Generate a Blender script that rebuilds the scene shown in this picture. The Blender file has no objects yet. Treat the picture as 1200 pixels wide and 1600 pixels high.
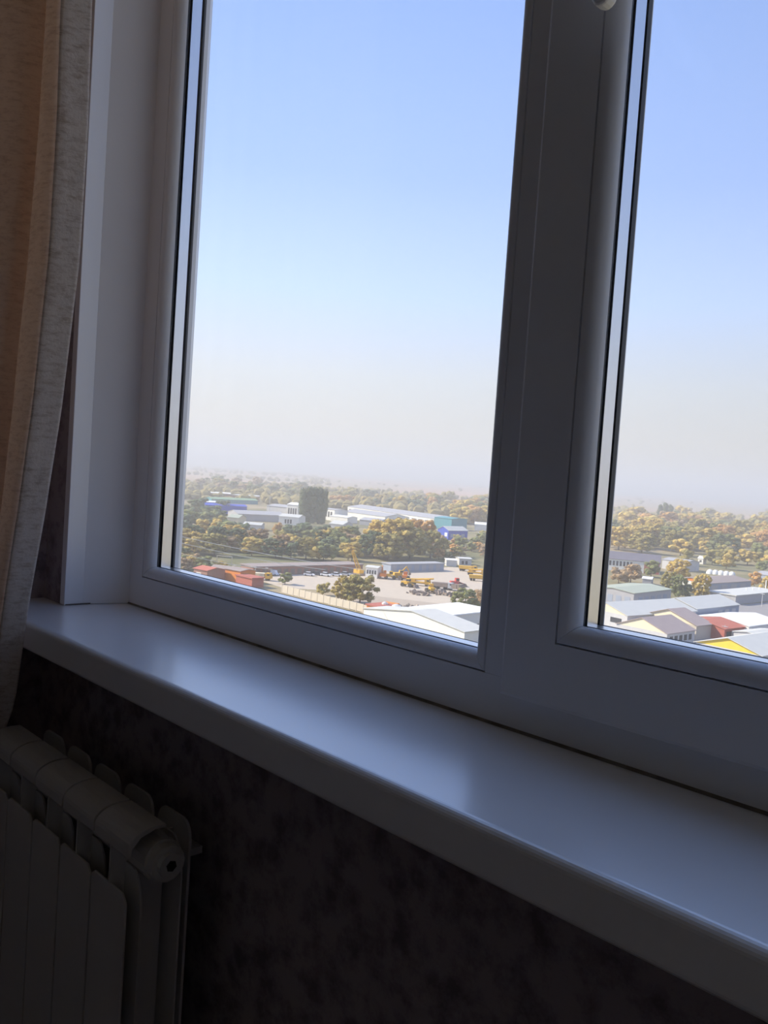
import bpy, bmesh, math, random
from mathutils import Vector, Matrix
random.seed(7)
SC = bpy.context.scene
COL = SC.collection

# ------------------------------------------------------------------ camera
F_PX = 1341.70
YAW, PITCH, ROLL = math.radians(-46.2814), math.radians(-2.6041), math.radians(3.8925)
CAM = Vector((1.23115, -0.64, 0.230305))
fw = Vector((math.sin(YAW) * math.cos(PITCH), math.cos(YAW) * math.cos(PITCH), math.sin(PITCH)))
rt = Vector((math.cos(YAW), -math.sin(YAW), 0))
up = rt.cross(fw)
RT = math.cos(ROLL) * rt + math.sin(ROLL) * up
UP = math.cos(ROLL) * up - math.sin(ROLL) * rt
cd = bpy.data.cameras.new('camera')
cam = bpy.data.objects.new('camera', cd)
COL.objects.link(cam)
cam.matrix_world = Matrix(((RT.x, UP.x, -fw.x, CAM.x), (RT.y, UP.y, -fw.y, CAM.y), (RT.z, UP.z, -fw.z, CAM.z), (0, 0, 0, 1)))
cd.sensor_width = 36.0
cd.lens = F_PX * 36.0 / 1600.0
cd.clip_start = 0.02
cd.clip_end = 30000
SC.camera = cam

# ------------------------------------------------------------------ sky, sun, exposure
SUN_H = Vector((-0.80, -0.60, 0))
SUN_EL = math.radians(36)
wd = bpy.data.worlds.new('sky'); SC.world = wd
wd.use_nodes = True
nt = wd.node_tree; nt.nodes.clear()
wo = nt.nodes.new('ShaderNodeOutputWorld'); bg = nt.nodes.new('ShaderNodeBackground')
tc = nt.nodes.new('ShaderNodeTexCoord'); sx = nt.nodes.new('ShaderNodeSeparateXYZ')
rp = nt.nodes.new('ShaderNodeValToRGB')
nt.links.new(tc.outputs['Generated'], sx.inputs[0])
nt.links.new(sx.outputs['Z'], rp.inputs[0])
sd = Vector((SUN_H.x * math.cos(SUN_EL), SUN_H.y * math.cos(SUN_EL), math.sin(SUN_EL)))
dp = nt.nodes.new('ShaderNodeVectorMath'); dp.operation = 'DOT_PRODUCT'; dp.inputs[1].default_value = sd
nt.links.new(tc.outputs['Generated'], dp.inputs[0])
# the clear sky brightens steadily towards the sun
gk = nt.nodes.new('ShaderNodeMath'); gk.operation = 'MULTIPLY_ADD'; gk.inputs[1].default_value = .45; gk.inputs[2].default_value = .24
gm = nt.nodes.new('ShaderNodeMath'); gm.operation = 'EXPONENT'
nt.links.new(dp.outputs['Value'], gk.inputs[0]); nt.links.new(gk.outputs[0], gm.inputs[0])
nt.links.new(gm.outputs[0], bg.inputs[1])
nt.links.new(rp.outputs[0], bg.inputs[0]); nt.links.new(bg.outputs[0], wo.inputs[0])
el = rp.color_ramp.elements
STOPS = [(0.0, (.48, .45, .42)), (.05, (.485, .47, .45)), (.11, (.46, .49, .54)), (.20, (.36, .47, .70)), (.32, (.245, .355, .65)), (.48, (.18, .28, .56)), (1.0, (.175, .275, .55))]
el[0].position, el[0].color = STOPS[0][0], (*STOPS[0][1], 1)
el[1].position, el[1].color = STOPS[-1][0], (*STOPS[-1][1], 1)
for p_, c_ in STOPS[1:-1]:
    e_ = el.new(p_); e_.color = (*c_, 1)
sl = bpy.data.lights.new('sun', 'SUN'); sl.energy = 6.2; sl.color = (1.0, .87, .68); sl.angle = math.radians(.6)
so = bpy.data.objects.new('sun', sl); COL.objects.link(so)
so.rotation_euler = sd.to_track_quat('Z', 'Y').to_euler()
so.location = (-3, -3, 6)
SC.view_settings.view_transform = 'Standard'
SC.view_settings.look = 'None'
SC.view_settings.gamma = 1
SC.view_settings.use_curve_mapping = False
SC.view_settings.exposure = 0.42
SC.cycles.max_bounces = 16
SC.cycles.diffuse_bounces = 10
SC.cycles.transparent_max_bounces = 32

G = -42.0      # ground level below the flat


def W(px, py, Z):
    """world point where the photograph's pixel meets the level Z"""
    d = fw + RT * ((px - 600) / F_PX) - UP * ((py - 800) / F_PX)
    return CAM + d * ((Z - CAM.z) / d.z)


# ------------------------------------------------------------------ materials
def mat(name, col, rough=.6, metal=0, var=None, scale=5.0, amt=.5, bump=0, bscale=None, spec=.5, stretch=None, detail=4):
    m = bpy.data.materials.new(name); m.use_nodes = True
    n = m.node_tree.nodes; l = m.node_tree.links
    b = n['Principled BSDF']
    b.inputs['Base Color'].default_value = (*col, 1)
    b.inputs['Roughness'].default_value = rough
    b.inputs['Metallic'].default_value = metal
    b.inputs['Specular IOR Level'].default_value = spec
    if var is not None or bump:
        t = n.new('ShaderNodeTexCoord'); mp = n.new('ShaderNodeMapping')
        if stretch: mp.inputs['Scale'].default_value = stretch
        l.new(t.outputs['Object'], mp.inputs[0])
    if var is not None:
        no = n.new('ShaderNodeTexNoise'); no.inputs['Scale'].default_value = scale; no.inputs['Detail'].default_value = detail
        r = n.new('ShaderNodeValToRGB')
        r.color_ramp.elements[0].position = .5 - amt / 2; r.color_ramp.elements[1].position = .5 + amt / 2
        r.color_ramp.elements[0].color = (*col, 1); r.color_ramp.elements[1].color = (*var, 1)
        l.new(mp.outputs[0], no.inputs[0]); l.new(no.outputs[0], r.inputs[0]); l.new(r.outputs[0], b.inputs['Base Color'])
    if bump:
        nb = n.new('ShaderNodeTexNoise'); nb.inputs['Scale'].default_value = bscale or scale
        bp = n.new('ShaderNodeBump'); bp.inputs['Strength'].default_value = bump; bp.inputs['Distance'].default_value = .01
        l.new(mp.outputs[0], nb.inputs[0]); l.new(nb.outputs[0], bp.inputs['Height']); l.new(bp.outputs[0], b.inputs['Normal'])
    return m


M = {}
M['pvc'] = mat('white_pvc', (.84, .85, .87), .30, var=(.81, .82, .85), scale=9, amt=.6)
M['pvc_jamb'] = mat('white_pvc_panel', (.91, .91, .92), .38, var=(.89, .89, .91), scale=6)
jb_ = M['pvc_jamb'].node_tree.nodes['Principled BSDF']; jb_.inputs['Coat Weight'].default_value = 1.0; jb_.inputs['Coat Roughness'].default_value = .3; jb_.inputs['Coat IOR'].default_value = 1.6
M['sill'] = mat('white_laminate', (.90, .91, .92), .30, var=(.84, .85, .88), scale=7, spec=1.0)
sb_ = M['sill'].node_tree.nodes['Principled BSDF']; sb_.inputs['Coat Weight'].default_value = 1.0; sb_.inputs['Coat Roughness'].default_value = .24; sb_.inputs['Coat IOR'].default_value = 1.6
M['rubber'] = mat('black_rubber', (.05, .05, .053), .6)
M['seal'] = mat('grimy_sealant', (.10, .08, .065), .8, var=(.25, .22, .19), scale=40)
M['alu'] = mat('aluminium_spacer', (.86, .86, .86), .28, 1.0)
M['plaster'] = mat('white_plaster', (.80, .79, .77), .9)
M['floor'] = mat('wood_floor', (.26, .17, .11), .5, var=(.33, .22, .15), scale=3, stretch=(8, 1, 1))
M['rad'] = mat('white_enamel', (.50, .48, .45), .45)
M['radgap'] = mat('dark_gasket', (.02, .02, .02), .8)
M['concrete_out'] = mat('facade_concrete', (.5, .48, .45), .9)


def wallpaper():
    m = bpy.data.materials.new('mottled_wallpaper'); m.use_nodes = True
    n = m.node_tree.nodes; l = m.node_tree.links; b = n['Principled BSDF']; b.inputs['Roughness'].default_value = .75
    t = n.new('ShaderNodeTexCoord')
    n1 = n.new('ShaderNodeTexNoise'); n1.inputs['Scale'].default_value = 55; n1.inputs['Detail'].default_value = 6; n1.inputs['Roughness'].default_value = .7
    n2 = n.new('ShaderNodeTexVoronoi'); n2.inputs['Scale'].default_value = 28
    r = n.new('ShaderNodeValToRGB'); r.color_ramp.elements[0].position = .38; r.color_ramp.elements[1].position = .62
    r.color_ramp.elements[0].color = (.19, .155, .17, 1); r.color_ramp.elements[1].color = (.36, .31, .32, 1)
    mx = n.new('ShaderNodeMath'); mx.operation = 'MULTIPLY_ADD'; mx.inputs[1].default_value = .35
    l.new(t.outputs['Object'], n1.inputs[0]); l.new(t.outputs['Object'], n2.inputs[0])
    l.new(n2.outputs['Distance'], mx.inputs[0]); l.new(n1.outputs[0], mx.inputs[2])
    sb = n.new('ShaderNodeMath'); sb.operation = 'SUBTRACT'; sb.inputs[1].default_value = .13
    l.new(mx.outputs[0], sb.inputs[0]); l.new(sb.outputs[0], r.inputs[0]); l.new(r.outputs[0], b.inputs['Base Color'])
    bp = n.new('ShaderNodeBump'); bp.inputs['Strength'].default_value = .3; bp.inputs['Distance'].default_value = .002
    l.new(n1.outputs[0], bp.inputs['Height']); l.new(bp.outputs[0], b.inputs['Normal'])
    return m


M['paper'] = wallpaper()


def glass():
    m = bpy.data.materials.new('window_glass'); m.use_nodes = True
    n = m.node_tree.nodes; l = m.node_tree.links; n.clear()
    o = n.new('ShaderNodeOutputMaterial'); mx = n.new('ShaderNodeMixShader')
    tr = n.new('ShaderNodeBsdfTransparent'); tr.inputs[0].default_value = (.99, .995, .992, 1)
    gl = n.new('ShaderNodeBsdfGlossy'); gl.inputs['Roughness'].default_value = 0.0
    ge = n.new('ShaderNodeNewGeometry'); dt = n.new('ShaderNodeVectorMath'); dt.operation = 'DOT_PRODUCT'
    ab = n.new('ShaderNodeMath'); ab.operation = 'ABSOLUTE'
    s1 = n.new('ShaderNodeMath'); s1.operation = 'SUBTRACT'; s1.inputs[0].default_value = 1
    pw = n.new('ShaderNodeMath'); pw.operation = 'POWER'; pw.inputs[1].default_value = 5
    ma = n.new('ShaderNodeMath'); ma.operation = 'MULTIPLY_ADD'; ma.inputs[1].default_value = .35; ma.inputs[2].default_value = .015
    l.new(ge.outputs['Normal'], dt.inputs[0]); l.new(ge.outputs['Incoming'], dt.inputs[1]); l.new(dt.outputs['Value'], ab.inputs[0])
    l.new(ab.outputs[0], s1.inputs[1]); l.new(s1.outputs[0], pw.inputs[0]); l.new(pw.outputs[0], ma.inputs[0])
    l.new(ma.outputs[0], mx.inputs[0]); l.new(tr.outputs[0], mx.inputs[1]); l.new(gl.outputs[0], mx.inputs[2]); l.new(mx.outputs[0], o.inputs[0])
    return m


M['glass'] = glass()


def curtain_mat(name, lo, hi, tlo, thi):
    m = bpy.data.materials.new(name); m.use_nodes = True
    n = m.node_tree.nodes; l = m.node_tree.links; n.clear()
    o = n.new('ShaderNodeOutputMaterial'); mx = n.new('ShaderNodeMixShader'); mx.inputs[0].default_value = .5
    d = n.new('ShaderNodeBsdfDiffuse'); tl = n.new('ShaderNodeBsdfTranslucent')
    t = n.new('ShaderNodeTexCoord'); mp = n.new('ShaderNodeMapping'); mp.inputs['Scale'].default_value = (1, 1, 3.2)
    n1 = n.new('ShaderNodeTexNoise'); n1.inputs['Scale'].default_value = 60; n1.inputs['Detail'].default_value = 8; n1.inputs['Roughness'].default_value = .75
    r = n.new('ShaderNodeValToRGB'); r.color_ramp.elements[0].position = .34; r.color_ramp.elements[1].position = .52
    r.color_ramp.elements[0].color = (*lo, 1); r.color_ramp.elements[1].color = (*hi, 1)
    r2 = n.new('ShaderNodeValToRGB'); r2.color_ramp.elements[0].position = .35; r2.color_ramp.elements[1].position = .7
    r2.color_ramp.elements[0].color = (*tlo, 1); r2.color_ramp.elements[1].color = (*thi, 1)
    l.new(t.outputs['Object'], mp.inputs[0]); l.new(mp.outputs[0], n1.inputs[0]); l.new(n1.outputs[0], r.inputs[0]); l.new(n1.outputs[0], r2.inputs[0])
    bp = n.new('ShaderNodeBump'); bp.inputs['Strength'].default_value = .35; bp.inputs['Distance'].default_value = .002
    wv = n.new('ShaderNodeTexNoise'); wv.inputs['Scale'].default_value = 300
    l.new(t.outputs['Object'], wv.inputs[0]); l.new(wv.outputs[0], bp.inputs['Height']); l.new(bp.outputs[0], d.inputs['Normal'])
    l.new(r.outputs[0], d.inputs[0]); l.new(r2.outputs[0], tl.inputs[0])
    l.new(d.outputs[0], mx.inputs[1]); l.new(tl.outputs[0], mx.inputs[2]); l.new(mx.outputs[0], o.inputs[0])
    return m


M['curtain'] = curtain_mat('curtain_brown', (.56, .41, .31), (.88, .73, .60), (.85, .66, .50), (.95, .78, .62))
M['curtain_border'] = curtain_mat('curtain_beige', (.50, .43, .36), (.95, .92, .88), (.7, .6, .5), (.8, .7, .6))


# ------------------------------------------------------------------ mesh helpers
class MB:
    def __init__(s): s.v = []; s.f = []

    def add(s, vs, fs):
        o = len(s.v); s.v += [tuple(v) for v in vs]; s.f += [tuple(i + o for i in f) for f in fs]; return s

    def box(s, x0, x1, y0, y1, z0, z1):
        return s.add([(x0, y0, z0), (x1, y0, z0), (x1, y1, z0), (x0, y1, z0), (x0, y0, z1), (x1, y0, z1), (x1, y1, z1), (x0, y1, z1)],
                     [(0, 3, 2, 1), (4, 5, 6, 7), (0, 1, 5, 4), (1, 2, 6, 5), (2, 3, 7, 6), (3, 0, 4, 7)])

    def prism(s, pts, a, b, axis=0):
        """closed outline pts (2-D) swept from a to b along an axis; outline is in the two other axes"""
        n = len(pts)
        def P(p, t): return (t, p[0], p[1]) if axis == 0 else ((p[0], t, p[1]) if axis == 1 else (p[0], p[1], t))
        vs = [P(p, a) for p in pts] + [P(p, b) for p in pts]
        fs = [(i, (i + 1) % n, (i + 1) % n + n, i + n) for i in range(n)] + [tuple(range(n - 1, -1, -1)), tuple(range(n, 2 * n))]
        return s.add(vs, fs)

    def tube(s, p, q, r, n=8, r2=None):
        p = Vector(p); q = Vector(q); d = (q - p).normalized()
        a = d.orthogonal().normalized(); b = d.cross(a); r2 = r if r2 is None else r2
        vs = [p + (a * math.cos(2 * math.pi * i / n) + b * math.sin(2 * math.pi * i / n)) * r for i in range(n)]
        vs += [q + (a * math.cos(2 * math.pi * i / n) + b * math.sin(2 * math.pi * i / n)) * r2 for i in range(n)]
        return s.add(vs, [(i, (i + 1) % n, (i + 1) % n + n, i + n) for i in range(n)] + [tuple(range(n - 1, -1, -1)), tuple(range(n, 2 * n))])

    def build(s, name, m, parent=None, smooth=False, fix=True):
        me = bpy.data.meshes.new(name); me.from_pydata(s.v, [], s.f)
        if fix:
            bm = bmesh.new(); bm.from_mesh(me); bmesh.ops.recalc_face_normals(bm, faces=bm.faces); bm.to_mesh(me); bm.free()
        if smooth:
            me.polygons.foreach_set('use_smooth', [True] * len(me.polygons))
        me.materials.append(M[m] if isinstance(m, str) else m)
        o = bpy.data.objects.new(name, me); COL.objects.link(o)
        if parent: o.parent = parent
        return o


def tag(o, label=None, cat=None, group=None, kind=None):
    if label: o['label'] = label
    if cat: o['category'] = cat
    if group: o['group'] = group
    if kind: o['kind'] = kind
    return o


def empty(name, loc=(0, 0, 0), rz=0):
    o = bpy.data.objects.new(name, None); COL.objects.link(o)
    o.location = loc; o.rotation_euler = (0, 0, rz); o.empty_display_size = .1
    return o


def copy_tree(o, parent=None):
    c = o.copy(); COL.objects.link(c); c.parent = parent
    for ch in list(o.children): copy_tree(ch, c)
    return c


def bevel(o, w, seg=2):
    md = o.modifiers.new('bevel', 'BEVEL'); md.width = w; md.segments = seg; md.limit_method = 'ANGLE'; md.angle_limit = math.radians(40)
    return o


# ------------------------------------------------------------------ the room
WALL_Y, WALL_OUT = -.0952, .062
XL, XR, YB, ZF, ZC = -.094, 2.70, -3.6, -.86, 1.86
WX1, WZ1 = 2.262, 1.60          # right and top end of the opening, enlarged out of view for daylight
tag(MB().box(XL - .2, XR + .2, YB - .2, .06, ZF - .15, ZF).build('floor', 'floor'), 'dark wooden floor of the room', kind='structure')
tag(MB().box(XL - .2, XR + .2, YB - .2, .06, ZC, ZC + .15).build('ceiling', 'plaster'), 'plain plaster ceiling', kind='structure')
tag(MB().box(XL - .2, XL, YB - .2, .06, ZF, ZC).build('wall_left', 'paper'), 'mottled brown wallpaper side wall behind the curtain', kind='structure')
tag(MB().box(XR, XR + .2, YB - .2, .06, ZF, ZC).build('wall_right', 'plaster'), 'pale side wall of the room', kind='structure')
tag(MB().box(XL, XR, YB - .2, YB, ZF, ZC).build('wall_back', 'plaster'), 'pale wall facing the window', kind='structure')
wf = MB()
wf.box(XL, XR, WALL_Y, WALL_OUT, ZF, -.021)
wf.box(XL, XR, WALL_Y, WALL_OUT, WZ1, ZC)
wf.box(XL, -.0300, WALL_Y, WALL_OUT, -.021, WZ1)
wf.box(WX1 + .02, XR, WALL_Y, WALL_OUT, -.021, WZ1)
tag(wf.build('wall_front', 'paper', fix=False), 'mottled brown wallpaper wall under the window', kind='structure')

# reveal lining
tr = tag(empty('trim_1'), 'white plastic lining of the left window reveal', kind='structure')
MB().prism([(-.0146, .0), (0, .0), (-.0172, -.0685), (-.030, -.0685)], .0005, WZ1, 2).build('reveal_panel', 'pvc_jamb', tr)
bevel(MB().prism([(-.0300, -.0672), (-.0164, -.0672), (-.0140, -.0965), (-.0146, -.0968), (-.030, -.0968)], .0005, WZ1, 2).build('corner_profile', 'pvc_jamb', tr), .0008)
tr2 = tag(empty('trim_2'), 'white plastic lining of the right window reveal', kind='structure')
MB().prism([(WX1, 0), (WX1 + .03, 0), (WX1 + .03, -.096), (WX1 + .016, -.096)], .0005, WZ1, 2).build('reveal_panel', 'pvc_jamb', tr2)

# sill
sill = tag(empty('window_sill', (0, 0, 0)), 'long white window sill with rounded front edge below the window', 'window sill')
nose = [(-.0015, 0), (-.1845, 0)]
for k in range(1, 7):
    a = math.pi / 2 * k / 6
    nose.append((-.1845 - .0075 * math.sin(a), -.0075 + .0075 * math.cos(a)))
nose += [(-.192, -.033)]
for k in range(1, 5):
    a = math.pi / 2 * k / 4
    nose.append((-.192 + .005 * (1 - math.cos(a)), -.033 - .005 * math.sin(a)))
nose += [(-.178, -.038), (-.178, -.021), (-.0015, -.021)]
MB().prism(nose, XL + .0005, XR - .0005, 0).build('board', 'sill', sill)
MB().prism([(-.0028, .0002), (-.0002, .0026), (-.0002, .0002)], 0, WX1, 0).build('sealant', 'seal', sill)
MB().prism([(-.0185, .0002), (-.0140, .0020), (-.0140, .0002)], -.095, 0, 1).build('sealant', 'seal', sill)

# ------------------------------------------------------------------ window
win = tag(empty('window_1', (0, 0, 0)), 'white plastic double window with a fixed pane and an opening sash', kind='structure')


def ring(mb, rect, prof, closed=True):
    x0, x1, z0, z1 = rect; n = len(prof); vs = []
    for o, y in prof:
        vs += [(x0 + o, y, z0 + o), (x1 - o, y, z0 + o), (x1 - o, y, z1 - o), (x0 + o, y, z1 - o)]
    fs = []
    for i in range(n if closed else n - 1):
        j = (i + 1) % n
        for k in range(4):
            q = (k + 1) % 4
            fs.append((i * 4 + k, i * 4 + q, j * 4 + q, j * 4 + k))
    return mb.add(vs, fs)


def ring_sides(rect, prof, name, m, parent, gap=.00025, smooth=False):
    x0, x1, z0, z1 = rect; n = len(prof)
    for k in range(4):
        a, b = [], []
        for o, y in prof:
            cs = [(x0 + o, y, z0 + o), (x1 - o, y, z0 + o), (x1 - o, y, z1 - o), (x0 + o, y, z1 - o)]
            p, q = Vector(cs[k]), Vector(cs[(k + 1) % 4]); d = (q - p).normalized() * gap
            a.append(p + d); b.append(q - d)
        ob = MB().add(a + b, [(i, (i + 1) % n, (i + 1) % n + n, i + n) for i in range(n)] + [tuple(range(n - 1, -1, -1)), tuple(range(n, 2 * n))]).build(name, m, parent)
        if smooth:
            me = ob.data
            for p_ in me.polygons: p_.use_smooth = len(p_.vertices) == 4
            me.set_sharp_from_angle(angle=math.radians(35))


FX0, FZ0 = -.0071, .0012
FR = (FX0, WX1, FZ0, WZ1)
GRV = .0452
f = MB(); ring(f, FR, [(0, 0), (GRV, 0), (GRV, .0125), (GRV + .001, .0435), (GRV + .0135, .0452), (GRV + .0135, .0535), (GRV + .006, .062), (0, .062)])
f.build('frame', 'pvc', win)
MUX = .7160       # left face edge of the mullion
bevel(MB().prism([(MUX, 0), (.7905, 0), (.7905, .0465), (.7905, .062), (MUX - .006, .062), (MUX - .0135, .0535), (MUX - .0135, .0452), (MUX, .0435)], FZ0 + GRV + .0002, WZ1 - GRV, 2).build('mullion', 'pvc', win), .0004)
BEAD = [(.0013, .0008), (.0020, -.0003), (.0045, -.0006), (.0085, -.0001), (.0115, .0014), (.0142, .0040), (.0162, .0072), (.0174, .0105), (.0178, .0142), (.0013, .0142)]
LR = (FX0 + GRV, MUX, FZ0 + GRV, WZ1 - GRV)


def glazing(rect, y0, parent, outer_gasket, lip):
    ring_sides(rect, [(o, y + y0) for o, y in BEAD], 'glazing_bead', 'pvc', parent, smooth=True)
    g = MB(); ring(g, rect, [(.002, y0 + .0142), (.0172, y0 + .0142), (.0172, y0 + .0175), (.002, y0 + .0175)]); g.build('inner_gasket', 'rubber', parent)
    x0, x1, z0, z1 = rect
    e = .004
    MB().box(x0 + e, x1 - e, y0 + .0175, y0 + .0213, z0 + e, z1 - e).build('glass_pane', 'glass', parent)
    MB().box(x0 + e, x1 - e, y0 + .0378, y0 + .0416, z0 + e, z1 - e).build('glass_pane', 'glass', parent)
    s = MB(); ring(s, rect, [(.009, y0 + .0216), (.0172, y0 + .0216), (.0172, y0 + .0375), (.009, y0 + .0375)]); s.build('spacer', 'alu', parent)
    g = MB(); ring(g, rect, [(.004, y0 + .0418), (.0168, y0 + .0418), (.0160, y0 + .0418 + outer_gasket), (.004, y0 + .0418 + outer_gasket)]); g.build('outer_gasket', 'rubber', parent)


glazing(LR, 0.0, win, .0036, .02)
M2 = 1.504        # unseen second mullion and second fixed pane, added so more daylight enters
bevel(MB().prism([(1.4297, 0), (M2, 0), (M2, .0435), (M2 + .0135, .0452), (M2 + .0135, .0535), (M2 + .006, .062), (1.4297, .062)], FZ0 + GRV + .0002, WZ1 - GRV, 2).build('mullion', 'pvc', win), .0004)
glazing((M2, WX1 - GRV, FZ0 + GRV, WZ1 - GRV), 0.0, win, .0036, .02)
# opening sash
SY = -.0160
SR = (.7467, 1.4735, .0350, 1.567)
sash = MB(); ring(sash, SR, [(0, SY + .0034), (.0010, SY + .0010), (.0034, SY), (.0572, SY), (.0572, SY + .0125), (.0572, SY + .046), (.0572 + .0135, SY + .050), (.0572 + .0135, SY + .0545), (.0572 + .004, SY + .066), (.020, SY + .066), (.020, -.0012), (0, -.0012)])
sash = sash.build('sash', 'pvc', win)
glazing((SR[0] + .0572, SR[1] - .0572, SR[2] + .0572, SR[3] - .0572), SY, sash, .0075, .02)
# window handle (its lever tip hangs into the top of the view)
hd = empty('handle'); hd.parent = win
hx, hz = .776, .712
bevel(MB().box(hx - .014, hx + .014, SY - .011, SY - .0002, hz - .034, hz + .034).build('rosette', 'pvc', hd), .004, 3)
lv = MB()
lv.tube((hx, SY - .011, hz), (hx, SY - .040, hz), .009, 14)
out = []
for k in range(9):
    a = math.pi * k / 8
    out.append((-.0085 * math.cos(a), -.115 - .0085 * math.sin(a)))
out += [(.011, .006), (.006, .012), (-.006, .012), (-.011, .006)]
lv2 = MB().prism(out, 0, .013, 1)
sw = math.radians(30)
lv.add([(hx + x * math.cos(sw) - z * math.sin(sw), SY - .050 + y, hz + x * math.sin(sw) + z * math.cos(sw)) for x, y, z in lv2.v], lv2.f)
bevel(lv.build('lever', 'pvc', hd), .003, 3)

# ------------------------------------------------------------------ radiator
RX, NSEC, PITCH_R = .463, 5, .080
RF, RBK, RT_Z, RB_Z = -.226, -.150, -.157, -.715
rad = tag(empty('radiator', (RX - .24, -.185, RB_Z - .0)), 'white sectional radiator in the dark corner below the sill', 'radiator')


def rbox(mb, x0, x1, y0, y1, z0, z1): return mb.box(x0, x1, y0, y1, z0, z1)


def to_local(mb):
    o = rad.location; mb.v = [(x - o.x, y - o.y, z - o.z) for x, y, z in mb.v]; return mb


def section(x1):
    x0 = x1 - PITCH_R; xc = (x0 + x1) / 2
    sec = empty('section'); sec.parent = rad
    m = MB()
    # core column, header pieces and ribs
    rbox(m, xc - .014, xc + .014, -.200, -.172, RB_Z + .02, RT_Z - .02)
    m.tube((x0 + .0006, -.186, -.195), (x1 - .0006, -.186, -.195), .022, 16)
    m.tube((x0 + .0006, -.186, RB_Z + .04), (x1 - .0006, -.186, RB_Z + .04), .022, 16)
    rbox(m, xc - .0012, xc + .0012, RF + .001, -.186, RB_Z + .01, -.178)
    rbox(m, xc - .0012, xc + .0012, -.186, RBK, RB_Z + .02, -.182)
    to_local(m).build('core', 'rad', sec)
    # front panel with a cut-back top
    p = MB().prism([(x0 + .0018, RB_Z), (x1 - .0018, RB_Z), (x1 - .0018, -.231), (x1 - .010, -.2225), (x0 + .008, -.2225), (x0 + .0018, -.227)], RF, RF + .003, 1)
    bevel(to_local(p).build('front_panel', 'rad', sec), .0008)
    # inner fins with rounded shoulders
    for yy, hw, zt in ((-.208, .0375, -.205), (-.163, .0375, -.180)):
        pts = [(xc - hw, RB_Z + .03), (xc + hw, RB_Z + .03)]
        for k in range(7):
            a = math.pi / 2 * k / 6; pts.append((xc + hw - .022 + .022 * math.cos(a), zt - .045 + .045 * math.sin(a)))
        for k in range(7):
            a = math.pi / 2 * (1 + k / 6); pts.append((xc - hw + .022 + .022 * math.cos(a), zt - .045 + .045 * math.sin(a)))
        to_local(MB().prism(pts, yy, yy + .0022, 1)).build('fin', 'rad', sec)
    # rear fin
    pts = [(x0 + .006, RB_Z + .02), (x1 - .006, RB_Z + .02)]
    for k in range(6):
        a = math.pi / 2 * k / 5; pts.append((x1 - .022 + .016 * math.cos(a), -.185 + .020 * math.sin(a)))
    for k in range(6):
        a = math.pi / 2 * (1 + k / 5); pts.append((x0 + .022 + .016 * math.cos(a), -.185 + .020 * math.sin(a)))
    to_local(MB().prism(pts, RBK - .003, RBK, 1)).build('rear_fin', 'rad', sec)
    # rounded cap on top
    cap = [(-.225, -.184), (-.225, -.174)]
    for k in range(1, 8):
        a = math.pi / 2 * k / 7
        cap.append((-.225 + .030 * (1 - math.cos(a)), -.174 + .017 * math.sin(a)))
    cap += [(-.184, -.1575), (-.184, -.1610), (-.196, -.1605), (-.212, -.166), (-.221, -.176), (-.222, -.184)]
    bevel(to_local(MB().prism(cap, x0 + .0018, x1 - .0018, 0)).build('cap', 'rad', sec), .0006)


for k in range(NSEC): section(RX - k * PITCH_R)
pl = MB(); pl.tube((RX - .001, -.186, -.195), (RX + .010, -.186, -.195), .019, 16); pl.tube((RX + .010, -.186, -.195), (RX + .016, -.186, -.195), .013, 14)
pl = to_local(pl).build('end_plug', 'rad', rad)
vt = MB(); vt.tube((RX + .0155, -.186, -.195), (RX + .0165, -.186, -.195), .006, 6); to_local(vt).build('socket', 'radgap', pl)
rad.location.z += .011
for xx in (RX - .08, RX - .32):
    to_local(MB().box(xx - .012, xx + .012, RBK, WALL_Y - .0005, -.225, -.217)).build('wall_bracket', 'rad', rad)

# ------------------------------------------------------------------ curtain
EDGE = [(1.62, .190), (.90, .205), (.76, .2125), (.61, .219), (.46, .2145), (.28, .184), (.15, .150), (.03, .113), (-.11, .082), (-.155, .052), (-.25, .030), (-.45, .010), (-.83, -.01)]


def edge_x(z):
    for (za, xa), (zb, xb) in zip(EDGE, EDGE[1:]):
        if zb <= z <= za:
            t = (za - z) / (za - zb); return xa + (xb - xa) * t
    return EDGE[0][1] if z > EDGE[0][0] else EDGE[-1][1]


# fold outline from the free edge towards the side wall: (dx, dy)
FOLD = [(0, 0), (-.003, -.012), (-.006, -.024), (-.014, -.031), (-.030, -.030), (-.044, -.022), (-.050, -.020), (-.054, -.030), (-.058, -.044), (-.068, -.053), (-.085, -.050), (-.098, -.040),
        (-.104, -.040), (-.108, -.052), (-.113, -.066), (-.124, -.074), (-.142, -.070), (-.158, -.055), (-.17, -.045), (-.185, -.05), (-.2, -.06)]


def catmull(P, n):
    out = []
    for i in range(len(P) - 1):
        p0 = P[max(i - 1, 0)]; p1 = P[i]; p2 = P[i + 1]; p3 = P[min(i + 2, len(P) - 1)]
        for k in range(n):
            t = k / n
            out.append(tuple(.5 * ((2 * p1[j]) + (-p0[j] + p2[j]) * t + (2 * p0[j] - 5 * p1[j] + 4 * p2[j] - p3[j]) * t * t + (-p0[j] + 3 * p1[j] - 3 * p2[j] + p3[j]) * t ** 3) for j in (0, 1)))
    out.append(P[-1]); return out


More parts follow.
